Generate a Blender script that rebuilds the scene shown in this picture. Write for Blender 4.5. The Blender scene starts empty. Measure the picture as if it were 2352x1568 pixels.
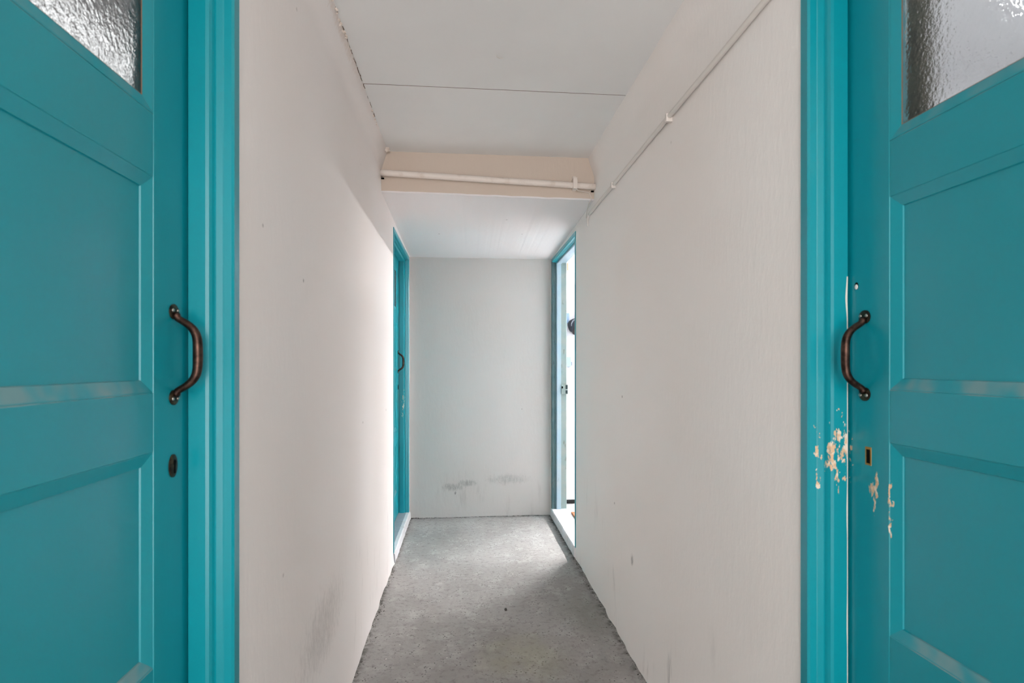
import bpy, bmesh, math, random
from mathutils import Vector, noise

# ------------------------------------------------------------------ camera, world, exposure
SC = bpy.context.scene
COL = SC.collection
FPX, W_PX = 1240.0, 2352.0
PSI = math.atan(110.0 / FPX)

cam_d = bpy.data.cameras.new('camera')
cam_d.sensor_width = 36.0
cam_d.lens = FPX * 36.0 / W_PX
cam_d.shift_y = 52.0 / W_PX
cam_d.clip_start = 0.02
cam_d.dof.use_dof = True
cam_d.dof.focus_distance = 3.4
cam_d.dof.aperture_fstop = 6.3
cam = bpy.data.objects.new('camera', cam_d)
cam.location = (0, 0, 1.25)
cam.rotation_euler = (math.pi / 2, 0, -PSI)
COL.objects.link(cam)
SC.camera = cam

SC.view_settings.view_transform = 'Standard'
SC.view_settings.look = 'None'
SC.view_settings.gamma = 1.0
SC.view_settings.use_curve_mapping = False
SC.cycles.max_bounces = 5
SC.cycles.adaptive_threshold = 0.05
SC.cycles.glossy_bounces = 3
SC.cycles.transmission_bounces = 5
SC.cycles.caustics_reflective = False
SC.cycles.caustics_refractive = False
SC.view_settings.exposure = 0.72

SKY_COLOR, SKY_STRENGTH = (1.0, 0.92, 0.895), 4.8
TUBE_STRENGTH = 560.0
FILL_LAMP_STRENGTH = 260.0
ROOM_LAMP_RIGHT = 38.0
ROOM_LAMP_LEFT = 2.0

world = bpy.data.worlds.new('world')
SC.world = world
world.use_nodes = True
bg = world.node_tree.nodes['Background']
bg.inputs[0].default_value = (*SKY_COLOR, 1)
bg.inputs[1].default_value = SKY_STRENGTH

# daylight through the open end of the passage behind the photographer (a sampling portal, gives no light itself)
BACK_Y = -1.75
pl = bpy.data.lights.new('passage_opening_portal', 'AREA')
pl.shape = 'RECTANGLE'; pl.size = 1.3; pl.size_y = 2.5
pl.cycles.is_portal = True
po = bpy.data.objects.new('passage_opening_portal', pl)
po.location = (0.14, BACK_Y, 1.2); po.rotation_euler = (math.pi / 2, 0, 0)
COL.objects.link(po)

# ------------------------------------------------------------------ dimensions
XL, XR = -0.442, 0.718          # inner faces of the passage walls
TH = 0.116                      # wall thickness
YB = 4.44                       # end wall
ZC = 2.39                       # ceiling
YBEAM = 2.94
ZT = 2.108                      # top of door frames
ZS = 0.066                      # foot of door frames
FW = 0.96                       # door frame outer width
R_NEAR, L_NEAR, FAR = 1.091, 1.099, 4.39
random.seed(7)

# ------------------------------------------------------------------ helpers
def link(o, parent=None):
    COL.objects.link(o)
    if parent is not None:
        o.parent = parent
    return o

def tag(o, label=None, cat=None, group=None, kind=None):
    if label: o['label'] = label
    if cat: o['category'] = cat
    if group: o['group'] = group
    if kind: o['kind'] = kind
    return o

def empty(name, loc=(0, 0, 0), rotz=0.0):
    o = bpy.data.objects.new(name, None)
    o.empty_display_size = 0.1
    o.location = loc
    o.rotation_euler = (0, 0, rotz)
    COL.objects.link(o)
    return o

def finish(name, bm, mat, parent=None, smooth=False, bevel=0.0, seg=2):
    bmesh.ops.recalc_face_normals(bm, faces=bm.faces)
    me = bpy.data.meshes.new(name)
    bm.to_mesh(me); bm.free()
    mats = mat if isinstance(mat, (list, tuple)) else [mat]
    for m in mats: me.materials.append(m)
    if smooth:
        for p in me.polygons: p.use_smooth = True
    o = bpy.data.objects.new(name, me)
    link(o, parent)
    if bevel > 0:
        b = o.modifiers.new('bevel', 'BEVEL')
        b.width = bevel; b.segments = seg; b.limit_method = 'ANGLE'; b.angle_limit = math.radians(40)
    return o

def box(bm, x0, x1, y0, y1, z0, z1):
    vs = [bm.verts.new((x, y, z)) for x in (x0, x1) for y in (y0, y1) for z in (z0, z1)]
    for f in ((0, 1, 3, 2), (4, 6, 7, 5), (0, 4, 5, 1), (2, 3, 7, 6), (0, 2, 6, 4), (1, 5, 7, 3)):
        bm.faces.new([vs[i] for i in f])
    return vs

def boxobj(name, b, mat, parent=None, bevel=0.0):
    bm = bmesh.new()
    box(bm, *b)
    return finish(name, bm, mat, parent, bevel=bevel)

def tube(bm, pts, rad, n=10, caps=True, flat=None):
    """tube along pts; rad a number or list; flat=(axis vector, factor) squashes the section along that axis"""
    pts = [Vector(p) for p in pts]
    rings = []
    prev = None
    for i, p in enumerate(pts):
        t = (pts[min(i + 1, len(pts) - 1)] - pts[max(i - 1, 0)]).normalized()
        if prev is None:
            a = Vector((0, 0, 1)) if abs(t.z) < 0.9 else Vector((0, 1, 0))
            u = (a - t * a.dot(t)).normalized()
        else:
            u = (prev - t * prev.dot(t)).normalized()
        prev = u
        v = t.cross(u)
        r = rad[i] if isinstance(rad, (list, tuple)) else rad
        ring = []
        for k in range(n):
            a = 2 * math.pi * k / n
            d = (u * math.cos(a) + v * math.sin(a)) * r
            if flat:
                ax = flat[0]
                d = d + ax * d.dot(ax) * (flat[1] - 1)
            ring.append(bm.verts.new(p + d))
        rings.append(ring)
    for a, b in zip(rings[:-1], rings[1:]):
        for k in range(n):
            bm.faces.new((a[k], a[(k + 1) % n], b[(k + 1) % n], b[k]))
    if caps:
        bm.faces.new(rings[0]); bm.faces.new(rings[-1])

def disc(bm, c, nrm, up, ru, rv, h, n=16, dome=0.0):
    """elliptic plate: base centre c, normal nrm, height h, radii ru (along up) and rv"""
    nrm, up = Vector(nrm).normalized(), Vector(up).normalized()
    sd = nrm.cross(up)
    c = Vector(c)
    lv = [(0, 1.0), (h, 1.0)] if dome <= 0 else [(0, 1.0), (h, 1.0), (h + dome * .6, .75), (h + dome * .9, .4)]
    rings = []
    for hh, s in lv:
        rings.append([bm.verts.new(c + nrm * hh + up * (math.cos(2 * math.pi * k / n) * ru * s) + sd * (math.sin(2 * math.pi * k / n) * rv * s)) for k in range(n)])
    for a, b in zip(rings[:-1], rings[1:]):
        for k in range(n):
            bm.faces.new((a[k], a[(k + 1) % n], b[(k + 1) % n], b[k]))
    bm.faces.new(rings[0]); bm.faces.new(rings[-1])

def steps(a, b, d, extra=()):
    n = max(1, int(round((b - a) / d)))
    v = [a + (b - a) * i / n for i in range(n + 1)]
    v = [x for x in v if all(abs(x - e) > d * 0.35 for e in extra)] + [e for e in extra if a <= e <= b]
    return sorted(set(v + [a, b]))

def slab(name, us, vs, holes, to_front, to_back, mat, parent=None, smooth=True):
    """a wall or floor: grid of cells in (u, v) with rectangular holes; front and back skins and every reveal"""
    bm = bmesh.new()
    F, B = {}, {}
    def fv(i, j):
        if (i, j) not in F: F[i, j] = bm.verts.new(to_front(us[i], vs[j]))
        return F[i, j]
    def bv(i, j):
        if (i, j) not in B: B[i, j] = bm.verts.new(to_back(us[i], vs[j]))
        return B[i, j]
    nu, nv = len(us) - 1, len(vs) - 1
    def solid(i, j):
        if not (0 <= i < nu and 0 <= j < nv): return False
        cu, cv = (us[i] + us[i + 1]) / 2, (vs[j] + vs[j + 1]) / 2
        return not any(h[0] < cu < h[1] and h[2] < cv < h[3] for h in holes)
    for i in range(nu):
        for j in range(nv):
            if not solid(i, j): continue
            f = bm.faces.new((fv(i, j), fv(i + 1, j), fv(i + 1, j + 1), fv(i, j + 1))); f.smooth = smooth
            bm.faces.new((bv(i, j + 1), bv(i + 1, j + 1), bv(i + 1, j), bv(i, j)))
            for (di, dj, a, b) in ((-1, 0, (i, j), (i, j + 1)), (1, 0, (i + 1, j), (i + 1, j + 1)), (0, -1, (i, j), (i + 1, j)), (0, 1, (i, j + 1), (i + 1, j + 1))):
                if not solid(i + di, j + dj):
                    bm.faces.new((fv(*a), fv(*b), bv(*b), bv(*a)))
                    e_ = bm.edges.get((fv(*a), fv(*b)))
                    if e_: e_.smooth = False
    bmesh.ops.recalc_face_normals(bm, faces=bm.faces)
    me = bpy.data.meshes.new(name); bm.to_mesh(me); bm.free()
    me.materials.append(mat)
    return link(bpy.data.objects.new(name, me), parent)

def copy_tree(o, parent=None):
    c = o.copy(); COL.objects.link(c); c.parent = parent
    for ch in list(o.children): copy_tree(ch, c)
    return c

# ------------------------------------------------------------------ materials
def srgb(r, g, b):
    f = lambda c: (c / 255 / 12.92) if c / 255 <= 0.04045 else ((c / 255 + 0.055) / 1.055) ** 2.4
    return (f(r), f(g), f(b), 1.0)

class Mat:
    def __init__(s, name, color=(0.8, 0.8, 0.8, 1), rough=0.5, metal=0.0, spec=0.5):
        s.m = bpy.data.materials.new(name); s.m.use_nodes = True
        s.t = s.m.node_tree; s.n = s.t.nodes; s.l = s.t.links
        s.b = s.n['Principled BSDF']
        s.b.inputs['Base Color'].default_value = color
        s.b.inputs['Roughness'].default_value = rough
        s.b.inputs['Metallic'].default_value = metal
        s.b.inputs['Specular IOR Level'].default_value = spec
        s.geo = None
    def node(s, t, **k):
        n = s.n.new(t)
        for a, v in k.items(): setattr(n, a, v)
        return n
    def pos(s):
        if not s.geo: s.geo = s.node('ShaderNodeNewGeometry')
        return s.geo.outputs['Position']
    def nrm(s):
        s.pos(); return s.geo.outputs['Normal']
    def put(s, sock, v):
        if isinstance(v, bpy.types.NodeSocket): s.l.new(v, sock)
        elif v is not None: sock.default_value = v
    def vm(s, op, a, b=None):
        n = s.node('ShaderNodeVectorMath', operation=op)
        s.put(n.inputs[0], a)
        if b is not None: s.put(n.inputs[3] if op == 'SCALE' else n.inputs[1], b)
        return n.outputs['Value'] if op in ('LENGTH', 'DOT_PRODUCT', 'DISTANCE') else n.outputs['Vector']
    def ma(s, op, a, b=0.0, c=None, clamp=False):
        n = s.node('ShaderNodeMath', operation=op, use_clamp=clamp)
        s.put(n.inputs[0], a); s.put(n.inputs[1], b)
        if c is not None: s.put(n.inputs[2], c)
        return n.outputs[0]
    def noise(s, scale, detail=3, rough=0.55, vec=None, stretch=None):
        n = s.node('ShaderNodeTexNoise')
        v = vec if vec is not None else s.pos()
        if stretch: v = s.vm('MULTIPLY', v, stretch)
        s.put(n.inputs['Vector'], v)
        n.inputs['Scale'].default_value = scale; n.inputs['Detail'].default_value = detail; n.inputs['Roughness'].default_value = rough
        return n.outputs['Fac']
    def voro(s, scale, vec=None, rnd=1.0, out='Distance'):
        n = s.node('ShaderNodeTexVoronoi')
        s.put(n.inputs['Vector'], vec if vec is not None else s.pos())
        n.inputs['Scale'].default_value = scale; n.inputs['Randomness'].default_value = rnd
        return n.outputs[out]
    def ramp(s, fac, a, b):
        n = s.node('ShaderNodeMapRange', interpolation_type='SMOOTHSTEP')
        s.put(n.inputs[0], fac)
        n.inputs[1].default_value = a; n.inputs[2].default_value = b
        return n.outputs[0]
    def mix(s, fac, a, b):
        n = s.node('ShaderNodeMix', data_type='RGBA')
        s.put(n.inputs[0], fac); s.put(n.inputs[6], a); s.put(n.inputs[7], b)
        return n.outputs[2]
    def blob(s, c, r):
        """1 in the middle of an ellipsoid, 0 at its edge and beyond (world space)"""
        v = s.vm('SUBTRACT', s.pos(), c)
        v = s.vm('DIVIDE', v, r)
        return s.ma('SUBTRACT', 1.0, s.vm('LENGTH', v), clamp=True)
    def sep(s, v=None):
        n = s.node('ShaderNodeSeparateXYZ'); s.put(n.inputs[0], v if v is not None else s.pos()); return n.outputs
    def bump(s, h, strength=0.3, dist=0.01, chain=None):
        n = s.node('ShaderNodeBump'); n.inputs['Strength'].default_value = strength; n.inputs['Distance'].default_value = dist
        s.put(n.inputs['Height'], h)
        if chain: s.l.new(chain, n.inputs['Normal'])
        s.l.new(n.outputs[0], s.b.inputs['Normal'])
        return n.outputs[0]
    def color(s, v): s.put(s.b.inputs['Base Color'], v)

def plaster(name, base, marks=(), scuff=0.5):
    m = Mat(name, rough=0.72, spec=0.25)
    warm = m.ramp(m.noise(1.3, 1), 0.3, 0.75)
    c = m.mix(warm, base, (base[0] * 0.985, base[1] * 0.965, base[2] * 0.95, 1))
    # brush-rubbed scuffs low on the wall
    if scuff > 0:
        z = m.sep()[2]
        low = m.ramp(z, 0.75, 0.05)
        st = m.noise(1.0, 5, 0.65, stretch=(22, 22, 3.2))
        patch = m.ramp(m.noise(2.6, 1), 0.46, 0.66)
        k = m.ma('MULTIPLY', m.ma('MULTIPLY', low, m.ramp(st, 0.52, 0.72)), patch)
        k = m.ma('MULTIPLY', k, scuff)
        c = m.mix(k, c, srgb(120, 117, 114))
    # small dark nicks
    d = m.ramp(m.voro(5.5), 0.045, 0.02)
    sel = m.ramp(m.noise(3.1, 0), 0.5, 0.58)
    c = m.mix(m.ma('MULTIPLY', m.ma('MULTIPLY', d, sel), 0.55), c, srgb(95, 85, 80))
    if marks: n = m.noise(1.0, 5, 0.7, stretch=(85, 85, 34))
    for (cc, rr, thr, colr, amt) in marks:
        b = m.blob(cc, rr)
        b = m.ramp(b, 0.0, 0.9)
        f = m.ma('ADD', m.ma('MULTIPLY', b, 0.75), m.ma('MULTIPLY', m.ma('SUBTRACT', n, 0.5), 1.5))
        f = m.ma('MULTIPLY', m.ma('MULTIPLY', m.ramp(f, 0.25, 1.15), m.ramp(b, 0.0, 0.25)), amt)
        c = m.mix(f, c, colr)
    m.color(c)
    h2 = m.noise(1.0, 3, 0.68, stretch=(46, 46, 16))
    m.bump(h2, 0.24, 0.004)
    return m.m

WHITE = srgb(237, 233, 231)
GREY = srgb(70, 68, 66)
M_wall_left = plaster('plaster_left', WHITE, [((XL, 1.75, 0.42), (0.3, 0.5, 0.22), 0.16, srgb(130, 126, 122), 0.38), ((XL + 0.03, 1.9, 2.38), (0.1, 0.55, 0.05), 0.1, srgb(196, 168, 140), 0.45)])
M_wall_right = plaster('plaster_right', srgb(249, 246, 243), [((XR, 2.255, 0.414), (0.2, 0.035, 0.05), 0.12, srgb(95, 92, 90), 0.8)])
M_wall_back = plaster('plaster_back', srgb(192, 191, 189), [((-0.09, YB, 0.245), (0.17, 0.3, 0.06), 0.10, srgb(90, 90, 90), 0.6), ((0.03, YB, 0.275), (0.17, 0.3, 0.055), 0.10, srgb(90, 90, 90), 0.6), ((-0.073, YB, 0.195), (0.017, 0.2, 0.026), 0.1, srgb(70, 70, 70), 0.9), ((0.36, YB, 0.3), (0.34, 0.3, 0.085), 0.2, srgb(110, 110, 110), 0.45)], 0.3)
M_soffit = plaster('plaster_soffit', srgb(239, 237, 238), scuff=0.0)
M_beam = plaster('plaster_beam', srgb(212, 200, 187), scuff=0.0)  # cream tone partly carries warm bounced light in the base colour
m = Mat('plaster_room', rough=0.75, spec=0.2)
m.color(m.mix(m.ramp(m.noise(2.0, 2), 0.3, 0.7), srgb(238, 238, 241), srgb(241, 241, 243)))
M_room = m.m

m = Mat('ceiling_board', rough=0.85, spec=0.2)
n1 = m.noise(260, 3); n2 = m.noise(2.0, 3)
m.color(m.mix(m.ramp(n2, 0.3, 0.7), srgb(234, 235, 234), srgb(238, 239, 238)))
m.bump(n1, 0.15, 0.002)
M_board = m.m
M_gap = Mat('joint_brown', srgb(104, 82, 66), 0.9).m

m = Mat('concrete', rough=0.85, spec=0.25)
base = m.mix(m.ramp(m.noise(2.2, 5, 0.6), 0.3, 0.72), srgb(146, 144, 142), srgb(164, 162, 160))
base = m.mix(m.ramp(m.noise(9, 5, 0.7), 0.45, 0.75), base, srgb(174, 173, 171))
base = m.mix(m.ma('MULTIPLY', m.ramp(m.noise(38, 4, 0.65), 0.5, 0.72), 0.5), base, srgb(100, 98, 96))
sp = m.ramp(m.voro(62), 0.27, 0.14)
sel = m.ramp(m.noise(9, 4, 0.65), 0.44, 0.6)
base = m.mix(m.ma('MULTIPLY', m.ma('MULTIPLY', sp, sel), 0.75), base, srgb(62, 61, 59))
sp2 = m.ramp(m.voro(22), 0.085, 0.05)
base = m.mix(m.ma('MULTIPLY', sp2, 0.6), base, srgb(69, 67, 64))
ye = m.blob((0.25, 2.3, 0), (0.32, 0.34, 0.2))
base = m.mix(m.ma('MULTIPLY', m.ramp(m.ma('MULTIPLY', ye, m.noise(7, 4)), 0.1, 0.45), 0.32), base, srgb(164, 164, 134))
ring = m.blob((-0.14, 3.1, 0), (0.035, 0.04, 0.2))
base = m.mix(m.ma('MULTIPLY', m.ramp(m.ma('MULTIPLY', ring, m.noise(60, 3)), 0.1, 0.5), 0.7), base, srgb(183, 182, 180))
gn = m.blob((0.62, 2.65, 0), (0.22, 0.35, 0.2))
base = m.mix(m.ma('MULTIPLY', m.ramp(gn, 0.1, 0.8), 0.3), base, srgb(107, 112, 103))
# grime gathered along the walls
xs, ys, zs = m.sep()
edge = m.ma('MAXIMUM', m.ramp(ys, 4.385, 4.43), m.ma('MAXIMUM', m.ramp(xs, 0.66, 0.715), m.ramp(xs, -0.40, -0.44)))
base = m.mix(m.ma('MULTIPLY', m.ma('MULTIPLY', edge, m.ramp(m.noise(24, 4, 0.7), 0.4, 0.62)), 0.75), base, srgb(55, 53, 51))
m.color(base)
hh = m.noise(45, 4, 0.68)
m.bump(hh, 0.55, 0.006)
M_concrete = m.m

def teal(name, ca, cb, rough=0.31):
    m = Mat(name, rough=rough, spec=0.6)
    c = m.mix(m.ramp(m.noise(2.4, 1), 0.3, 0.7), ca, cb)
    # dust lying on ledges
    up = m.ramp(m.sep(m.nrm())[2], 0.18, 0.4)
    c = m.mix(m.ma('MULTIPLY', m.ma('MULTIPLY', up, m.ramp(m.noise(14, 2, 0.7), 0.35, 0.65)), 0.5), c, srgb(168, 160, 150))
    # chipped paint
    chips = [((0.775, 1.05, 1.075), (0.045, 0.04, 0.16), 0.205, 26),
             ((0.757, 1.05, 1.06), (0.03, 0.05, 0.10), 0.21, 30),
             ((0.733, 1.062, 1.05), (0.02, 0.02, 0.2), 0.25, 34),
             ((0.789, 0.985, 1.0), (0.03, 0.03, 0.085), 0.21, 30),
             ((0.789, 0.944, 0.98), (0.02, 0.012, 0.14), 0.2, 30),
             ((-0.48, 4.35, 0.94), (0.05, 0.04, 0.26), 0.26, 26),
             ((-0.515, 4.33, 1.0), (0.03, 0.03, 0.14), 0.26, 26)]
    tot = None
    n = m.noise(1.0, 4, 0.66, stretch=(100, 100, 42))
    for cc, rr, thr, sc in chips:
        b = m.blob(cc, rr)
        f = m.ramp(m.ma('MULTIPLY', m.ma('POWER', b, 0.4), n), thr + 0.25, thr + 0.262)
        tot = f if tot is None else m.ma('MAXIMUM', tot, f)
    cc = m.mix(m.ramp(m.noise(70, 1), 0.45, 0.6), srgb(214, 178, 142), srgb(226, 214, 196))
    c = m.mix(tot, c, cc)
    m.color(c)
    r = m.ma('ADD', m.ma('MULTIPLY', tot, 0.4), rough)
    m.put(m.b.inputs['Roughness'], r)
    h = m.noise(1.0, 1, 0.6, stretch=(85, 85, 12))
    m.bump(h, 0.06, 0.0015)
    return m.m
M_teal = teal('teal_gloss_paint', srgb(0, 138, 151), srgb(0, 144, 158))
M_bare = Mat('bare_primer', srgb(226, 220, 210), 0.7).m

def weather(name, a, b, dark):
    m = Mat(name, rough=0.5, spec=0.4)
    c = m.mix(m.ramp(m.noise(8, 4, 0.65), 0.35, 0.65), a, b)
    c = m.mix(m.ma('MULTIPLY', m.ramp(m.noise(1.0, 4, 0.7, stretch=(40, 40, 9)), 0.6, 0.7), 0.7), c, dark)
    m.color(c); m.bump(m.noise(60, 3), 0.15, 0.002)
    return m.m
M_greyteal = weather('grey_teal_paint', srgb(54, 88, 92), srgb(72, 98, 100), srgb(46, 58, 62))
M_paleblue = weather('pale_blue_paint', srgb(152, 178, 192), srgb(160, 181, 190), srgb(136, 154, 162))
M_greygreen = weather('grey_green_paint', srgb(122, 142, 140), srgb(134, 145, 140), srgb(88, 92, 86))
M_sill_grey = weather('sill_grey_paint', srgb(150, 158, 166), srgb(165, 170, 176), srgb(120, 122, 126))
M_sill_white = weather('sill_white_paint', srgb(226, 228, 232), srgb(218, 218, 218), srgb(150, 146, 142))

m = Mat('aged_bronze', rough=0.36, metal=0.85)
m.color(m.mix(m.ramp(m.noise(55, 4, 0.6), 0.35, 0.7), srgb(44, 31, 26), srgb(88, 66, 57)))
m.bump(m.noise(140, 3), 0.2, 0.001)
M_bronze = m.m
m = Mat('dark_bronze', rough=0.45, metal=0.7)
m.color(m.mix(m.ramp(m.noise(70, 4), 0.4, 0.7), srgb(36, 30, 24), srgb(80, 68, 48)))
M_darkbronze = m.m
M_screw = Mat('steel_screw', srgb(170, 168, 160), 0.3, 0.9).m
M_black = Mat('black_hole', srgb(14, 13, 12), 0.9, 0.0, 0.1).m
M_brass = Mat('worn_brass', srgb(176, 132, 70), 0.4, 0.8).m
M_darkslot = Mat('dark_slot', srgb(22, 46, 50), 0.7).m
M_putty = Mat('brown_putty', srgb(126, 104, 84), 0.7).m
M_whiteplug = Mat('white_plug', srgb(240, 236, 232), 0.5).m
m = Mat('cream_pipe_paint', rough=0.5)
m.color(m.mix(m.ramp(m.noise(18, 4), 0.5, 0.75), srgb(232, 224, 216), srgb(214, 202, 190)))
m.bump(m.noise(60, 3), 0.2, 0.002)
M_pipe = m.m
M_conduit = Mat('wall_white_conduit', srgb(228, 223, 217), 0.55).m
M_wire = Mat('white_wire', srgb(226, 220, 212), 0.5).m

# hammered glass
m = Mat('hammered_glass', (0.93, 0.95, 0.95, 1), rough=0.08)
m.b.inputs['Transmission Weight'].default_value = 1.0
m.b.inputs['IOR'].default_value = 1.45
m.bump(m.ma('ADD', m.noise(105, 3, 0.6), m.ma('MULTIPLY', m.noise(38, 2), 0.6)), 0.2, 0.004)
M_glass = m.m

m = Mat('coir_mat', rough=0.95)
m.color(m.mix(m.ramp(m.noise(160, 4, 0.7), 0.35, 0.65), srgb(132, 82, 52), srgb(186, 122, 84)))
m.bump(m.noise(220, 3), 0.8, 0.006)
M_coir = m.m
M_white_lacquer = Mat('white_lacquer', srgb(228, 230, 236), 0.3).m
M_plinth_gap = Mat('plinth_gap_shade', srgb(40, 40, 42), 0.8).m
m = Mat('white_vinyl', rough=0.45)
m.color(m.mix(m.ramp(m.noise(30, 4), 0.4, 0.7), srgb(232, 232, 234), srgb(222, 220, 218)))
M_vinyl = m.m
m = Mat('navy_fabric', rough=0.8)
m.color(m.mix(m.ramp(m.noise(90, 3), 0.4, 0.6), srgb(24, 30, 42), srgb(36, 43, 56)))
M_navy = m.m
M_blackfab = Mat('black_nylon', srgb(14, 14, 16), 0.55).m
M_greyfab = Mat('grey_piping', srgb(150, 158, 170), 0.7).m
M_lightblue = Mat('light_blue_plastic', srgb(146, 174, 204), 0.45).m
M_charger_shadow = Mat('charger_shadow_grey', srgb(120, 128, 140), 0.5).m
M_palegrey = Mat('pale_grey_plastic', srgb(184, 188, 202), 0.5).m
m = Mat('olive_curtain', rough=0.9)
m.color(m.mix(m.ramp(m.noise(34, 4, 0.7), 0.35, 0.65), srgb(36, 36, 26), srgb(96, 88, 66)))
M_curtain = m.m
M_tan = Mat('tan_wood', srgb(205, 172, 140), 0.5).m

def emitter(name, col, strength):
    m = bpy.data.materials.new(name); m.use_nodes = True
    t = m.node_tree; t.nodes.clear()
    e = t.nodes.new('ShaderNodeEmission'); o = t.nodes.new('ShaderNodeOutputMaterial')
    e.inputs[0].default_value = (*col, 1); e.inputs[1].default_value = strength
    t.links.new(e.outputs[0], o.inputs[0])
    return m

# ------------------------------------------------------------------ passage shell
def nz(a, b, c, s, amp):
    return noise.noise(Vector((a, b, c)) * s) * amp

HOLES_L = [(L_NEAR - FW, L_NEAR, ZS, ZT), (FAR - FW, FAR, ZS, ZT)]
HOLES_R = [(R_NEAR - FW, R_NEAR, ZS, ZT), (FAR - FW, FAR, ZS, ZT)]

def wall_side(name, x, sgn, holes, mat, label, seed):
    ey = sorted({h[0] for h in holes} | {h[1] for h in holes})
    ys = steps(BACK_Y, YB + 0.02, 0.05, ey)
    zs = steps(-0.04, ZC + 0.05, 0.06, [ZS, ZT, 0.0, 0.02, 2.29, 2.31, 2.35, ZC])
    def front(y, z):
        near_hole = any(h[0] - 1e-4 <= y <= h[1] + 1e-4 and h[2] - 1e-4 <= z <= h[3] + 1e-4 for h in holes)
        d = 0.0 if near_hole else nz(y, z, seed, 1.7, 0.003)
        if z < 0.05 and not near_hole:
            d += (0.05 - z) / 0.05 * (0.004 + nz(y, seed, 0, 9, 0.008) + nz(y, seed, 3, 31, 0.004))
        if z > 2.29 and y < YBEAM + 0.1:
            t = min(1, (z - 2.29) / 0.1)
            d += 0.033 * t + nz(y, z, seed + 4, 14, 0.003) * t
        return (x - sgn * d, y, z)
    o = slab(name, ys, zs, holes, front, lambda y, z: (x + sgn * TH, y, z), mat)
    return tag(o, label, 'wall', kind='structure')

wall_side('wall_left', XL, -1, HOLES_L, M_wall_left, 'white plastered passage wall holding the two closed teal doors', 11.3)
wall_side('wall_right', XR, 1, HOLES_R, M_wall_right, 'white plastered passage wall with a thin conduit and the open doorway', 27.9)

def back_front(x, z):
    d = nz(x, z, 5, 1.9, 0.003)
    if z < 0.05: d += (0.05 - z) / 0.05 * (0.003 + nz(x, 8, 0, 13, 0.008))
    return (x, YB - d, z)
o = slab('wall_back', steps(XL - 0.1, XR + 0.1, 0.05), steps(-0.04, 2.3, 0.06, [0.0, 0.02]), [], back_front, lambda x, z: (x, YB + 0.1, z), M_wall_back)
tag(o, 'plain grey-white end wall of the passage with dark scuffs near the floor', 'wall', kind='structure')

o = slab('floor', steps(XL - 0.1, XR + 0.1, 0.04), steps(BACK_Y, YB + 0.1, 0.04), [],
         lambda x, y: (x, y, nz(x, y, 0, 3, 0.003) + nz(x, y, 4, 13, 0.0015)), lambda x, y: (x, y, -0.1), M_concrete)
tag(o, 'bare grey concrete passage floor with pits and stains', 'floor', kind='structure')

# ceiling: two boards with an open joint, over a brown backing
ceil = tag(empty('ceiling', (0, 0, ZC)), 'two off-white ceiling boards with a thin open joint', 'ceiling', kind='structure')
def board(y0, y1, seed):
    xs = steps(XL + 0.031, XR - 0.022, 0.08)
    ys = steps(y0, y1, 0.04)
    def fr(x, y):
        dx = 0
        if x < XL + 0.04: dx = nz(y, seed, 0, 7, 0.006) + nz(y, seed, 5, 17, 0.003)
        if x > XR - 0.03: dx = nz(y, seed, 9, 5, 0.002) + nz(y, seed, 2, 17, 0.0012)
        return (x + dx, y, nz(x, y, 3, 1.5, 0.0004))
    return slab('ceiling_board', xs, ys, [], fr, lambda x, y: (x, y, 0.0024), M_board, ceil)
board(BACK_Y, 2.238, 3.0)
board(2.2455, YBEAM + 0.05, 8.0)
bk = boxobj('backing', (XL - 0.1, XR + 0.1, BACK_Y, YBEAM + 0.1, 0.0022, 0.06), M_gap, ceil)

# beam and the low sloping soffit behind it
bm = bmesh.new()
prof = [(YBEAM, ZC + 0.05), (YBEAM, 2.172), (YBEAM + 0.008, 2.166), (YB + 0.05, 2.118), (YB + 0.05, ZC + 0.05)]
nx = 40
rows = []
for i in range(nx + 1):
    x = XL - 0.02 + (XR - XL + 0.04) * i / nx
    rows.append([bm.verts.new((x, y + (nz(x, y, z, 6, 0.002) if k < 3 else 0), z + (nz(x, 3, 1, 10, 0.0035) + nz(x, 6, 1, 40, 0.002) if k in (1, 2) else 0) - (0.012 * (x - 0.14) if k in (1, 2) else 0))) for k, (y, z) in enumerate(prof)])
for a, b in zip(rows[:-1], rows[1:]):
    for k in range(5):
        f = bm.faces.new((a[k], b[k], b[(k + 1) % 5], a[(k + 1) % 5]))
        f.material_index = 1 if k in (1, 2) else 0
bm.faces.new(rows[0]); bm.faces.new(rows[-1])
o = finish('trim_1', bm, [M_beam, M_soffit])
tag(o, 'cream toned beam across the passage with lower white soffit behind', 'beam', kind='structure')

# ------------------------------------------------------------------ door frames
PROFILE = [(-0.004, 0.000), (-0.004, 0.022), (0.000, 0.026), (0.013, 0.027), (0.015, 0.0285), (0.026, 0.0305), (0.029, 0.0300), (0.031, 0.036), (0.034, 0.0415), (0.040, 0.043),
           (0.070, 0.043), (0.070, 0.031), (0.114, 0.031), (0.114, 0.000)]
def frame_part(name, sgn, xw, yf, yn, a, b, prof, mat, parent):
    """one mitred member between path corners a and b of the door frame"""
    def path(r, s):
        return [(yf - s, ZS), (yf - s, ZT - s), (yn + s, ZT - s), (yn + s, ZS)]
    bm = bmesh.new()
    A, B = [], []
    for r, s in prof:
        p = path(r, s)
        A.append(bm.verts.new((xw + sgn * r, *p[a])))
        B.append(bm.verts.new((xw + sgn * r, *p[b])))
    n = len(prof)
    for k in range(n):
        bm.faces.new((A[k], A[(k + 1) % n], B[(k + 1) % n], B[k]))
    bm.faces.new(A); bm.faces.new(B)
    return finish(name, bm, mat, parent)

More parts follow.
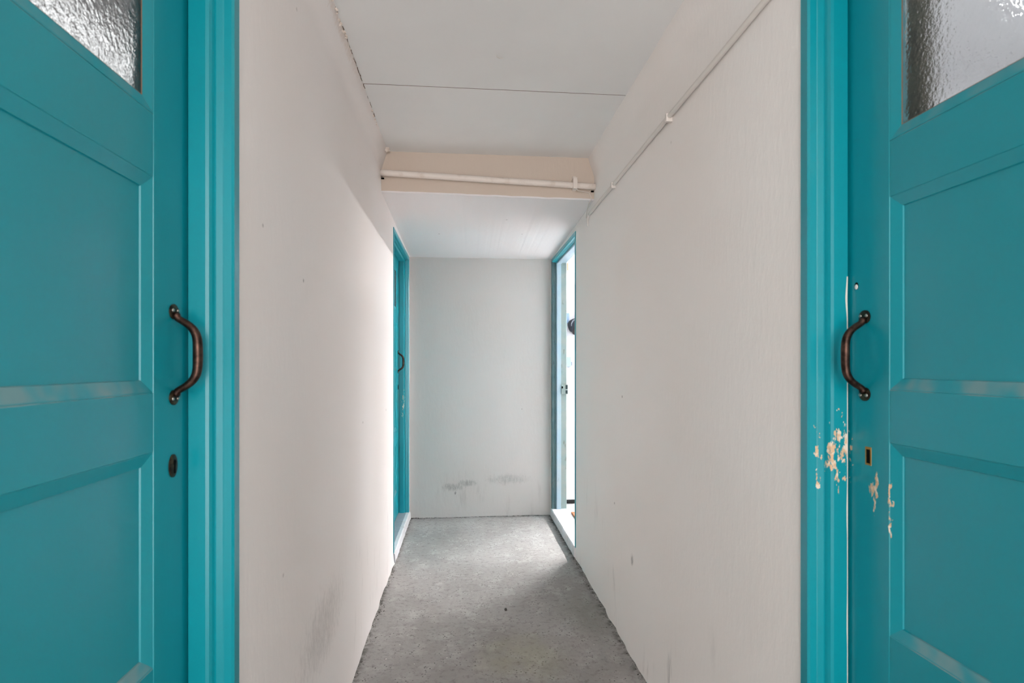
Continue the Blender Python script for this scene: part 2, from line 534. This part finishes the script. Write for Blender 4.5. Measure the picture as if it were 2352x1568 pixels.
def door_frame(idx, sgn, yf, label, mats=None):
    xw = XR if sgn > 0 else XL
    t = tag(empty('trim_%d' % idx, (0, 0, 0)), label, 'door frame', kind='structure')
    mats = mats or (M_teal, M_teal, M_teal)
    frame_part('jamb', sgn, xw, yf, yf - FW, 0, 1, PROFILE, mats[0], t)
    frame_part('head', sgn, xw, yf, yf - FW, 1, 2, PROFILE, mats[1], t)
    frame_part('jamb', sgn, xw, yf, yf - FW, 2, 3, PROFILE, mats[2], t)
    return t

door_frame(2, -1, L_NEAR, 'glossy teal moulded door frame around the door with oval keyhole plate')
t3 = door_frame(3, 1, R_NEAR, 'teal moulded door frame with chipped paint around the door with bare key slot')
t4 = door_frame(4, -1, FAR, 'teal frame of the far closed door beside the end wall')

# worn white edge along the stop of the chipped frame
bm = bmesh.new()
prev = None
for i in range(120):
    z = 0.55 + i * 0.0074
    w = 0.0012 + max(0, nz(z, 2, 1, 9, 0.0022))
    bulge = 0.0035 * math.exp(-((z - 1.385) / 0.03) ** 2)
    xa, xb = XR + 0.0702 - bulge - w - 0.0004, XR + 0.0702 - bulge * 0.3
    yy = R_NEAR - 0.0434
    v = [bm.verts.new((xa, yy, z)), bm.verts.new((xb, yy, z)), bm.verts.new((xb, yy + 0.0006, z)), bm.verts.new((xa, yy + 0.0006, z))]
    if prev:
        for k in range(4): bm.faces.new((prev[k], prev[(k + 1) % 4], v[(k + 1) % 4], v[k]))
    prev = v
finish('worn_edge', bm, M_bare, t3)['label'] = 'white edge where paint wore off'

# open doorway frame: teal head and near jamb, weathered pale far jamb with lock keeper
t5 = tag(empty('trim_5', (0, 0, 0)), 'frame of the open doorway, teal head over weathered pale blue jamb', 'door frame', kind='structure')
yn5 = FAR - FW
P_OUT = [p for p in PROFILE if p[0] < 0.032] + [(0.031, 0.0)]
P_STOP = [(0.031, 0.0), (0.031, 0.036), (0.034, 0.0415), (0.040, 0.043), (0.070, 0.043), (0.070, 0.0)]
P_REB = [(0.070, 0.0), (0.070, 0.031), (0.114, 0.031), (0.118, 0.027), (0.118, 0.0)]
fj = frame_part('jamb', 1, XR, FAR, yn5, 0, 1, P_OUT, M_greyteal, t5)
frame_part('door_stop', 1, XR, FAR, yn5, 0, 1, P_STOP, M_paleblue, fj)
frame_part('rebate', 1, XR, FAR, yn5, 0, 1, P_REB, M_greygreen, fj)
hd = frame_part('head', 1, XR, FAR, yn5, 1, 2, P_OUT, M_teal, t5)
frame_part('door_stop', 1, XR, FAR, yn5, 1, 2, P_STOP, M_paleblue, hd)
frame_part('rebate', 1, XR, FAR, yn5, 1, 2, P_REB, M_paleblue, hd)
frame_part('jamb', 1, XR, FAR, yn5, 2, 3, PROFILE, M_teal, t5)
# teal shoe at the top of the far jamb
bm = bmesh.new(); box(bm, XR - 0.0045, XR + 0.03, FAR - 0.0395, FAR - 0.001, ZT - 0.09, ZT - 0.04)
# lock keeper on the far jamb rebate
kz = 1.045
kp = boxobj('lock_keeper', (XR + 0.070, XR + 0.123, FAR - 0.052, FAR - 0.030, kz - 0.04, kz + 0.04), M_greygreen, t5, bevel=0.002)
kp['label'] = 'surface mounted lock keeper with two dark slots'
bm.free()
boxobj('bolt_slot', (XR + 0.104, XR + 0.1215, FAR - 0.0528, FAR - 0.048, kz + 0.002, kz + 0.034), M_darkslot, kp)
boxobj('bolt_slot', (XR + 0.104, XR + 0.1215, FAR - 0.0528, FAR - 0.048, kz - 0.034, kz - 0.008), M_darkslot, kp)
bm = bmesh.new(); disc(bm, (XR + 0.078, FAR - 0.052, kz + 0.016), (0, -1, 0), (0, 0, 1), 0.010, 0.006, 0.001)
finish('key_hole', bm, M_black, kp)
boxobj('latch', (XR + 0.1185, XR + 0.130, FAR - 0.040, FAR - 0.030, 2.015, 2.075), M_tan, t5, bevel=0.001)['label'] = 'small tan latch plate'

# thresholds
def threshold(name, sgn, mat_top, mat_edge, label, parent):
    xw = XR if sgn > 0 else XL
    bm = bmesh.new()
    ys = steps(FAR - FW, FAR, 0.03)
    rows = []
    for y in ys:
        e = nz(y, sgn, 2, 14, 0.004)
        e2 = nz(y, sgn, 7, 22, 0.003)
        p = [(-0.003, 0.0), (-0.014 + e, 0.01), (-0.010 + e, ZS - 0.006 + e2), (-0.004 + e, ZS + 0.001), (0.018 + e2, ZS + 0.002), (0.114, ZS + 0.004), (0.114, 0.0)]
        rows.append([bm.verts.new((xw + sgn * r, y, z)) for r, z in p])
    for a, b in zip(rows[:-1], rows[1:]):
        for k in range(6):
            f = bm.faces.new((a[k], a[k + 1], b[k + 1], b[k])); f.material_index = 0 if k == 4 else 1
    bm.faces.new(rows[0]); bm.faces.new(rows[-1])
    o = finish(name, bm, [mat_top, mat_edge], parent); o['label'] = label
threshold('threshold', -1, M_sill_grey, M_sill_white, 'grey painted threshold with worn white edge', t4)
threshold('threshold', 1, M_sill_white, M_sill_white, 'worn white concrete threshold', t5)

# ------------------------------------------------------------------ door leaves
LW, ZL0, ZL1 = FW - 0.066, ZS + 0.006, ZT - 0.033     # leaf width, bottom, top
LT = 0.038
STILE = 0.113
RAILS = [(ZL0, 0.262), (0.642, 0.742), (1.102, 1.202), (1.563, 1.668), (1.985, ZL1)]
def make_leaf(idx, sgn, label, keyhole):
    """leaf with its origin at the hinge corner: y 0..LW to the lock edge, x into the room, z from the floor"""
    t = tag(empty('door_%d' % idx), label, 'door', kind='structure')
    def b(name, y0, y1, z0, z1, d0=0.0, d1=LT, mat=M_teal, par=None, bev=0.0015):
        xa, xb = sorted((sgn * d0, sgn * d1))
        return boxobj(name, (xa, xb, y0, y1, z0, z1), mat, par or t, bevel=bev)
    b('stile', 0, STILE, ZL0, ZL1); b('stile', LW - STILE, LW, ZL0, ZL1)
    for z0, z1 in RAILS:
        b('rail', STILE, LW - STILE, z0, z1, 0.0004)
    def ring(name, y0, y1, z0, z1, prof, mat, par):
        bm = bmesh.new(); loops = []
        for ins, d in prof:
            loops.append([bm.verts.new((sgn * d, y, z)) for y, z in ((y0 + ins, z0 + ins), (y1 - ins, z0 + ins), (y1 - ins, z1 - ins), (y0 + ins, z1 - ins))])
        n = len(prof)
        for i in range(n):
            A, B = loops[i], loops[(i + 1) % n]
            for k in range(4): bm.faces.new((A[k], A[(k + 1) % 4], B[(k + 1) % 4], B[k]))
        return finish(name, bm, mat, par)
    MP = [(0.0, 0.0015), (0.002, 0.002), (0.021, 0.0085), (0.022, 0.0115), (0.0, 0.0115)]
    y0, y1 = STILE, LW - STILE
    for (a0, a1), (b0, b1) in zip(RAILS[:3], RAILS[1:4]):
        p = b('panel', y0 - 0.004, y1 + 0.004, a1 - 0.004, b0 + 0.004, 0.0112, 0.026, bev=0)
        ring('moulding', y0, y1, a1, b0, MP, M_teal, p)
    z0, z1 = RAILS[3][1], RAILS[4][0]
    g = b('glass_pane', y0 + 0.006, y1 - 0.006, z0 + 0.006, z1 - 0.006, 0.0074, 0.0124, M_glass, bev=0)
    g['label'] = 'hammered obscure glass pane'
    GP = [(0.0, 0.0005), (0.003, 0.001), (0.021, 0.006), (0.021, 0.0072), (0.0, 0.0072)]
    ring('glazing_bead', y0, y1, z0, z1, GP, M_teal, g)
    ring('putty', y0, y1, z0, z1, [(0.0205, 0.0062), (0.0225, 0.0066), (0.0225, 0.0074), (0.0205, 0.0074)], M_putty, g)
    # pull handle: two lobed feet joined by a bowed grip
    hy, hz, hh = LW - 0.052, 1.267, 0.0735
    out = Vector((-sgn, 0, 0))
    bm = bmesh.new()
    pts, rad = [], []
    for i in range(33):
        a = -1 + 2 * i / 32
        e = abs(a)
        if e > 0.86:
            d = 0.003 + 0.006 * (1 - (e - 0.86) / 0.14)
        else:
            d = 0.009 + 0.033 * (1 - (e / 0.86) ** 4.2)
        pts.append(Vector((0, hy, hz + a * hh)) + out * d)
        rad.append(0.0083 - 0.0028 * e ** 2 + (0.0012 if e > 0.93 else 0))
    tube(bm, pts, rad, 12)
    h = finish('handle', bm, M_bronze, t, smooth=True)
    h['label'] = 'aged bronze bow pull handle'
    for s_ in (-1, 1):
        bm = bmesh.new()
        disc(bm, (0, hy, hz + s_ * (hh + 0.003)), out, (0, 0, 1), 0.0135, 0.0145, 0.0025, 20, 0.0018)
        finish('foot_plate', bm, M_darkbronze, h, smooth=False)
        for q in (-1, 1):
            bm = bmesh.new()
            disc(bm, Vector((0, hy + q * 0.0082, hz + s_ * (hh + 0.005))) + out * 0.0038, out, (0, 0, 1), 0.0036, 0.0036, 0.0008, 10, 0.0016)
            finish('screw', bm, M_screw, h, smooth=True)
    ky, kz = LW - 0.0605, 1.069
    if keyhole == 'plate':
        bm = bmesh.new()
        disc(bm, (0, ky + 0.006, kz), out, (0, 0, 1), 0.0205, 0.0135, 0.002, 24, 0.002)
        e = finish('escutcheon', bm, M_darkbronze, t); e['label'] = 'dark oval keyhole plate'
        bm = bmesh.new()
        disc(bm, Vector((0, ky + 0.006, kz + 0.006)) + out * 0.0038, out, (0, 0, 1), 0.005, 0.0042, 0.0006, 14)
        xa, xb = sorted((-sgn * 0.0038, -sgn * 0.0044))
        box(bm, xa, xb, ky + 0.0035, ky + 0.0085, kz - 0.013, kz + 0.004)
        finish('keyhole', bm, M_black, e)
    else:
        e = b('key_slot', ky - 0.008, ky + 0.008, kz - 0.018, kz + 0.018, -0.0006, 0.004, M_brass, bev=0.0004)
        e['label'] = 'bare brass key slot without a plate'
        xa, xb = sorted((-sgn * 0.0006, -sgn * 0.0012))
        boxobj('slot_hole', (xa, xb, ky - 0.0045, ky + 0.004, kz - 0.014, kz + 0.013), M_black, e)
        bm = bmesh.new()
        disc(bm, (0, LW - 0.0285, 1.4085), out, (0, 0, 1), 0.0075, 0.0052, 0.0006, 14)
        q = finish('screw_hole', bm, M_black, t); 
        bm = bmesh.new()
        disc(bm, Vector((0, LW - 0.0285, 1.4065)) + out * 0.0006, out, (0, 0, 1), 0.0052, 0.0042, 0.0006, 12, 0.001)
        finish('plug', bm, M_whiteplug, q)
    return t

def set_leaf(t, sgn, yf, rot=0.0):
    xw = (XR if sgn > 0 else XL) + sgn * 0.0755
    t.location = (xw, yf - FW + 0.033, 0)
    t.rotation_euler = (0, 0, rot)

d1 = make_leaf(1, -1, 'near teal panelled door with oval keyhole plate and frosted glass pane', 'plate')
set_leaf(d1, -1, L_NEAR)
d2 = make_leaf(2, 1, 'near teal panelled door with bare key slot and chipped paint', 'slot')
set_leaf(d2, 1, R_NEAR)
d3 = copy_tree(d1); d3.name = 'door_3'
d3['label'] = 'far closed teal panelled door next to the end wall'
set_leaf(d3, -1, FAR)

d4 = copy_tree(d2); d4.name = 'door_4'
d4['label'] = 'open teal panelled door swung into the bright room'
d4.location = (XR + TH + 0.055, FAR - FW - 0.004, 0)
d4.rotation_euler = (0, 0, math.radians(-178))

# ------------------------------------------------------------------ rooms behind the doors
def room(name, x0, x1, y0, y1, z0, z1, what, open_side):
    """walls, floor and ceiling of a room as thin slabs; open_side is the passage wall, already there"""
    th = 0.08
    fl = boxobj('floor_' + name, (x0, x1, y0, y1, z0 - th, z0), M_vinyl)
    tag(fl, 'pale floor of the ' + what, 'floor', kind='structure')
    tag(boxobj('ceiling_' + name, (x0, x1, y0, y1, z1, z1 + th), M_room), 'white ceiling of the ' + what, 'ceiling', kind='structure')
    xf = (x1, x1 + th) if open_side == 'left' else (x0 - th, x0)
    tag(boxobj('wall_outer_' + name, (*xf, y0 - th, y1 + th, z0 - th, z1 + th), M_room), 'white outer wall of the ' + what, 'wall', kind='structure')
    tag(boxobj('wall_near_' + name, (x0, x1, y0 - th, y0, z0 - th, z1 + th), M_room), 'white near side wall of the ' + what, 'wall', kind='structure')
    tag(boxobj('wall_end_' + name, (x0, x1, y1, y1 + th, z0 - th, z1 + th), M_room), 'white far side wall of the ' + what, 'wall', kind='structure')

RX0 = XR + TH
room('bright_room', RX0, 3.6, 2.3, 7.3, ZS, 2.5, 'bright room beyond the open doorway', 'left')
o = boxobj('wall_partition_bright_room', (RX0 - 0.1, RX0, YB + 0.1, 7.3, 0.0, 2.5), M_room)
tag(o, 'white partition continuing the passage wall inside the bright room', 'wall', kind='structure')
room('key_slot_room', RX0, 2.6, -0.2, 2.15, ZS, 2.5, 'room behind the door with bare key slot', 'left')
room('oval_plate_room', -2.2, XL - TH, -0.2, 4.6, ZS, 2.5, 'room behind the closed doors', 'right')

def batten(x, y, z, length, label, mat, group=None):
    t = tag(empty('batten_lamp', (x, y, z)), label, 'lamp', group)
    boxobj('housing', (-0.037, 0.037, -length / 2 - 0.03, length / 2 + 0.03, 0.022, 0.08), M_white_lacquer, t, bevel=0.004)
    for s_ in (-1, 1):
        boxobj('end_cap', (-0.036, 0.036, s_ * (length / 2 + 0.012) - 0.012, s_ * (length / 2 + 0.012) + 0.012, -0.001, 0.022), M_white_lacquer, t, bevel=0.002)
    boxobj('diffuser', (-0.035, 0.035, -length / 2, length / 2, 0.009, 0.022), mat, t)
    for q in (-0.35, 0.35):
        bm = bmesh.new(); tube(bm, [(0, q * length, 0.08), (0, q * length, 2.5 - z)], 0.006, 8)
        finish('hanger', bm, M_white_lacquer, t)
    return t

batten(2.75, 5.95, 2.27, 1.9, 'longer flat batten lamp deep in the bright room beyond the doorway', emitter('tube_light', (1.0, 0.965, 0.95), TUBE_STRENGTH))
batten(2.75, 4.05, 2.27, 1.0, 'added fill lamp, shorter flat batten facing the open doorway in the bright room', emitter('fill_light_short', (1.0, 0.965, 0.95), FILL_LAMP_STRENGTH))  # added fill lamp, brightens the far closed door opposite
batten(1.8, 0.9, 2.40, 1.2, 'flat batten lamp in the room behind the key slot door', emitter('tube_light_key', (1, 1, 1), ROOM_LAMP_RIGHT))
batten(-1.4, 2.2, 2.40, 1.5, 'flat batten lamp in the room behind the closed doors', emitter('tube_light_oval', (1, 1, 1), ROOM_LAMP_LEFT))

# gathered curtain seen as a dark strip through the hammered glass
bm = bmesh.new()
n = 28; loops = []
for z in steps(0.3, 2.3, 0.25):
    lp = []
    for k in range(n):
        a = 2 * math.pi * k / n
        r = 1.0 + 0.22 * math.sin(a * 7 + z)
        lp.append(bm.verts.new((0.945 + 0.034 * r * math.cos(a), 1.068 + 0.036 * r * math.sin(a), z)))
    loops.append(lp)
for a, b_ in zip(loops[:-1], loops[1:]):
    for k in range(n): bm.faces.new((a[k], a[(k + 1) % n], b_[(k + 1) % n], b_[k]))
bm.faces.new(loops[0]); bm.faces.new(loops[-1])
o = finish('hanging_curtain', bm, M_curtain, smooth=True)
tag(o, 'dark olive gathered curtain seen through the hammered glass', 'curtain')
bm = bmesh.new(); tube(bm, [(0.945, 0.3, 2.31), (0.945, 1.4, 2.31)], 0.01, 8)
tag(finish('curtain_rail', bm, M_darkbronze), 'thin dark curtain rail behind the hammered glass', 'curtain rail')

# ------------------------------------------------------------------ things in the bright room
wd = tag(empty('wardrobe', (RX0 + 0.2, 4.78, ZS)), 'white wardrobe standing inside the open doorway', 'wardrobe')
bx0, bx1 = -0.195, 0.22
boxobj('body', (bx0, bx1, -0.26, 0.24, 0.035, 1.86), M_white_lacquer, wd, bevel=0.003)
dr = boxobj('door', (bx0 + 0.002, bx1 - 0.002, -0.28, -0.262, 0.04, 1.855), M_white_lacquer, wd, bevel=0.002)
boxobj('knob', (bx1 - 0.05, bx1 - 0.03, -0.30, -0.28, 0.95, 0.97), M_screw, dr, bevel=0.004)
boxobj('plinth_gap', (bx0 + 0.01, bx1 - 0.01, -0.245, 0.23, 0.0, 0.035), M_plinth_gap, wd)  # dark block stands in for the shadow gap under the wardrobe
YW = 4.50
# dark bag hanging on the wardrobe door
def rounded(bm, cx, cy, cz, rx, ry, rz, p=2.6, nu=24, nv=14, rot=0.0):
    rows = []
    f = lambda c, e: math.copysign(abs(c) ** (2 / e), c)
    for j in range(1, nv):
        th = -math.pi / 2 + math.pi * j / nv
        row = []
        for i in range(nu):
            ph = 2 * math.pi * i / nu
            x = rx * f(math.cos(th), p) * f(math.cos(ph), p); y = ry * f(math.cos(th), p) * f(math.sin(ph), p); z = rz * f(math.sin(th), p)
            row.append(bm.verts.new((cx + x * math.cos(rot) - z * math.sin(rot), cy + y, cz + x * math.sin(rot) + z * math.cos(rot))))
        rows.append(row)
    for a, b_ in zip(rows[:-1], rows[1:]):
        for i in range(nu): bm.faces.new((a[i], a[(i + 1) % nu], b_[(i + 1) % nu], b_[i]))
    bm.faces.new(rows[0]); bm.faces.new(rows[-1])
bag = tag(empty('shoulder_bag', (0.93, YW - 0.045, 1.49)), 'navy and black bag with pale piping hanging on the white wardrobe', 'bag')
bm = bmesh.new(); rounded(bm, 0.02, 0, 0.09, 0.085, 0.04, 0.06, 3.0, rot=0.28); finish('body', bm, M_navy, bag, smooth=True)
bm = bmesh.new(); rounded(bm, 0.015, -0.012, 0.045, 0.05, 0.037, 0.045, 2.6); finish('pocket', bm, M_blackfab, bag, smooth=True)
for dz, w in ((0.0, 0.07), (0.022, 0.055)):
    bm = bmesh.new()
    tube(bm, [(-0.045 + w * (1 - math.cos(t_)) * 0.9, -0.044, 0.075 + dz * 0.6 + w * 0.9 * math.sin(t_)) for t_ in [i * math.pi / 2 / 12 for i in range(13)]], 0.0022, 6)
    finish('piping', bm, M_greyfab, bag)
bm = bmesh.new(); tube(bm, [(0.0, 0.0, 0.14), (0.01, 0.025, 0.19), (0.03, 0.025, 0.19), (0.05, 0.0, 0.15)], 0.004, 6); finish('strap', bm, M_blackfab, bag)
bm = bmesh.new(); tube(bm, [(0.95, YW, 1.69), (0.95, YW - 0.035, 1.69), (0.95, YW - 0.04, 1.705)], 0.004, 8)
tag(finish('coat_hook', bm, M_screw), 'small metal hook on the white wardrobe holding the bag', 'hook')
o = boxobj('note_holder', (0.815 + 0.03, 0.883, YW - 0.012, YW - 0.001, 1.595, 1.68), M_lightblue, bevel=0.004)
tag(o, 'light blue holder on the wardrobe beside the bag', 'holder')
o = boxobj('plastic_strip', (0.84, 0.866, YW - 0.008, YW - 0.001, 1.43, 1.52), M_palegrey, bevel=0.002)
tag(o, 'pale grey plastic strip under the light blue holder', 'strip')
ch = tag(empty('wall_charger', (0.87, YW, 1.27)), 'light blue charger on the wardrobe, its shadow a grey block', 'charger')
bm = bmesh.new()
v = [bm.verts.new(p) for p in ((-0.035, -0.03, -0.04), (0.028, -0.03, -0.04), (0.022, -0.03, 0.04), (-0.035, -0.03, 0.04), (-0.035, 0, -0.04), (0.028, 0, -0.04), (0.022, 0, 0.04), (-0.035, 0, 0.04))]
for f in ((0, 1, 2, 3), (4, 7, 6, 5), (0, 4, 5, 1), (1, 5, 6, 2), (2, 6, 7, 3), (3, 7, 4, 0)): bm.faces.new([v[i] for i in f])
finish('case', bm, M_lightblue, ch, bevel=0.003)
boxobj('clip', (0.026, 0.036, -0.02, -0.004, -0.032, 0.0), M_charger_shadow, ch, bevel=0.002)  # grey block in place of the charger's shadow
bm = bmesh.new()
tube(bm, [(0.015 - 0.035 * (t_ ** 2), -0.006 - 0.006 * math.sin(t_ * 3), -0.04 - 0.62 * t_) for t_ in [i / 14 for i in range(15)]], 0.0018, 6)
finish('cord', bm, M_palegrey, ch)['label'] = 'thin pale hanging cord'
bm = bmesh.new()
nxm, nym = 12, 18
box(bm, 0.845, 1.4, 3.55, 4.225, ZS + 0.001, ZS + 0.014)
tag(finish('door_mat', bm, M_coir, bevel=0.004), 'brown coir mat on the white floor inside the open doorway', 'mat')

# ------------------------------------------------------------------ pipe, conduit, wire
pp = tag(empty('heating_pipe', (XL, YBEAM - 0.026, 2.26)), 'cream painted pipe crossing the passage in front of the beam', 'pipe')
bm = bmesh.new()
LP = XR - XL
tube(bm, [(LP * i / 30 - 0.004 + (0.008 * i / 30), nz(i * 0.3, 1, 1, 1, 0.002), 0.006 - 0.042 * i / 30 + nz(i * 0.2, 4, 2, 1, 0.0015)) for i in range(31)], 0.0165, 16)
finish('pipe', bm, M_pipe, pp, smooth=True)
cx = 1.045
cl = boxobj('clamp', (cx - 0.012, cx + 0.012, -0.024, 0.030, -0.056, 0.006), M_pipe, pp, bevel=0.003)
boxobj('clamp_tab', (cx - 0.010, cx + 0.010, 0.012, 0.028, 0.0, 0.022), M_pipe, cl, bevel=0.002)
for x_, dz in ((0.004, -0.018), (LP - 0.016, -0.056)):
    boxobj('dark_gap', (x_ - 0.003, x_ + 0.012, 0.018, 0.027, dz - 0.003, dz + 0.004), M_black, pp)  # shade of the gaps below the pipe ends, put in as black blocks

cd = tag(empty('conduit', (XR - 0.009, 0, 2.1)), 'thin white conduit running along the wall under the ceiling', 'conduit')
bm = bmesh.new()
ys = steps(BACK_Y + 0.1, 3.02, 0.12)
tube(bm, [(nz(y, 3, 2, 2, 0.002), y, 0.014 - 0.004 * y + nz(y, 1, 6, 1.3, 0.004)) for y in ys], 0.0085, 10)
finish('tube', bm, M_conduit, cd, smooth=True)
for y in (0.9, 1.82, 2.52):
    boxobj('clip', (-0.012, 0.011, y - 0.007, y + 0.007, -0.010 - 0.004 * (y - 2), 0.018 - 0.004 * (y - 2)), M_conduit, cd, bevel=0.002)
bm = bmesh.new(); tube(bm, [(0, 3.02, 0.002), (0.002, 3.06, -0.004), (0.004, 3.075, -0.03), (0.007, 3.08, -0.05)], [0.0085, 0.008, 0.006, 0.005], 8)
finish('bent_end', bm, M_conduit, cd, smooth=True)

bm = bmesh.new()
bx = XL + cx
path = [(bx, YBEAM - 0.05, 2.205), (bx + 0.02, YBEAM - 0.03, 2.198), (bx + 0.05, YBEAM - 0.012, 2.200), (bx + 0.085, YBEAM - 0.006, 2.196), (bx + 0.095, YBEAM - 0.005, 2.175), (bx + 0.096, YBEAM - 0.004, 2.158), (bx + 0.093, YBEAM + 0.03, 2.152), (XR - 0.012, YBEAM + 0.12, 2.135), (XR - 0.006, YBEAM + 0.17, 2.105)]
tube(bm, path, 0.0024, 6)
tag(finish('loose_wire', bm, M_wire, smooth=True), 'thin white wire dropping from the pipe clamp to the conduit', 'wire')

# ------------------------------------------------------------------ floor litter and ceiling flake
def pebble(bm, x, y, z, r, flat=0.6):
    st = len(bm.verts)
    g = bmesh.ops.create_icosphere(bm, subdivisions=1, radius=r)
    a = random.random() * 6.28
    for v in g['verts']:
        c = v.co * (0.8 + 0.4 * random.random())
        v.co = Vector((x + (c.x * 1.4 * math.cos(a) - c.y * 0.8 * math.sin(a)), y + (c.x * 1.4 * math.sin(a) + c.y * 0.8 * math.cos(a)), z + c.z * flat))
M_grit = Mat('dark_grit', srgb(70, 68, 65), 0.9).m
M_flake = Mat('paint_flake', srgb(232, 230, 226), 0.8).m
bm = bmesh.new()
for _ in range(260):
    k = random.random()
    if k < 0.5:
        x, y = random.uniform(XL + 0.01, XR - 0.03), YB - 0.004 - abs(random.gauss(0, 0.014))
        if random.random() < 0.45: x = XL + 0.01 + abs(random.gauss(0, 0.06))
    elif k < 0.78:
        x, y = XR - 0.006 - abs(random.gauss(0, 0.012)), random.uniform(1.8, YB - 0.02)
    else:
        x, y = XL + 0.006 + abs(random.gauss(0, 0.014)), random.choice((random.uniform(2.6, 3.0), random.uniform(1.7, 3.4)))
    x = min(max(x, XL + 0.004), XR - 0.018)
    pebble(bm, x, y, 0.002, random.uniform(0.001, 0.0038))
o = finish('floor_grit', bm, M_grit)
tag(o, 'dark grit gathered where the concrete meets the walls', 'grit', kind='stuff')
bm = bmesh.new()
for _ in range(34):
    pebble(bm, random.uniform(XL + 0.03, XR - 0.04), random.uniform(1.8, 4.3), 0.002, random.uniform(0.0012, 0.0034), 0.3)
o = finish('paint_flakes', bm, M_flake)
tag(o, 'tiny white paint flakes strewn over the concrete floor', 'flakes', kind='stuff')
bm = bmesh.new(); pebble(bm, 0, 0, 0, 0.009, 0.7)
o = finish('pebble', bm, M_grit); o.location = (0.21, 2.735, 0.005)
tag(o, 'small dark pebble lying alone in the middle of the floor', 'pebble')

bm = bmesh.new()
rows = []
for i in range(7):
    a = i / 6
    rows.append([bm.verts.new((0.118 + 0.026 * a, 1.985 + 0.010 * math.sin(a * 3) + j * 0.011, -0.001 - 0.009 * a * (1 - 0.5 * j) - 0.0008 * k)) for j, k in ((0, 0), (1, 0), (1, 1), (0, 1))])
for a, b_ in zip(rows[:-1], rows[1:]):
    for k in range(4): bm.faces.new((a[k], a[(k + 1) % 4], b_[(k + 1) % 4], b_[k]))
bm.faces.new(rows[0]); bm.faces.new(rows[-1])
finish('curled_flake', bm, M_flake, ceil)['label'] = 'small curled paint flake'

# crumbling plaster where the ceiling boards meet the wall with the closed doors
M_crumb = plaster('crumbling_plaster', srgb(226, 216, 206), scuff=0.0)
bm = bmesh.new()
for _ in range(240):
    y = random.uniform(0.9, YBEAM - 0.03)
    if nz(y, 2, 9, 3.5, 1.0) < -0.05: continue
    pebble(bm, XL + 0.030 + random.gauss(0, 0.003), y, random.uniform(-0.012, 0.0), random.uniform(0.002, 0.006), 0.8)
pebble(bm, XL + 0.036, YBEAM - 0.05, -0.006, 0.014, 1.3)
o = finish('crumbling_plaster', bm, M_crumb, ceil); o['kind'] = 'stuff'
bm = bmesh.new()
for _ in range(46):
    y = random.uniform(1.2, 2.5)
    tube(bm, [(XL + 0.033 + random.gauss(0, 0.001), y + k * random.uniform(0.008, 0.02), -0.0015 + random.gauss(0, 0.001)) for k in range(3)], random.uniform(0.0006, 0.0016), 5)
o = finish('brown_crack', bm, M_gap, ceil); o['kind'] = 'stuff'
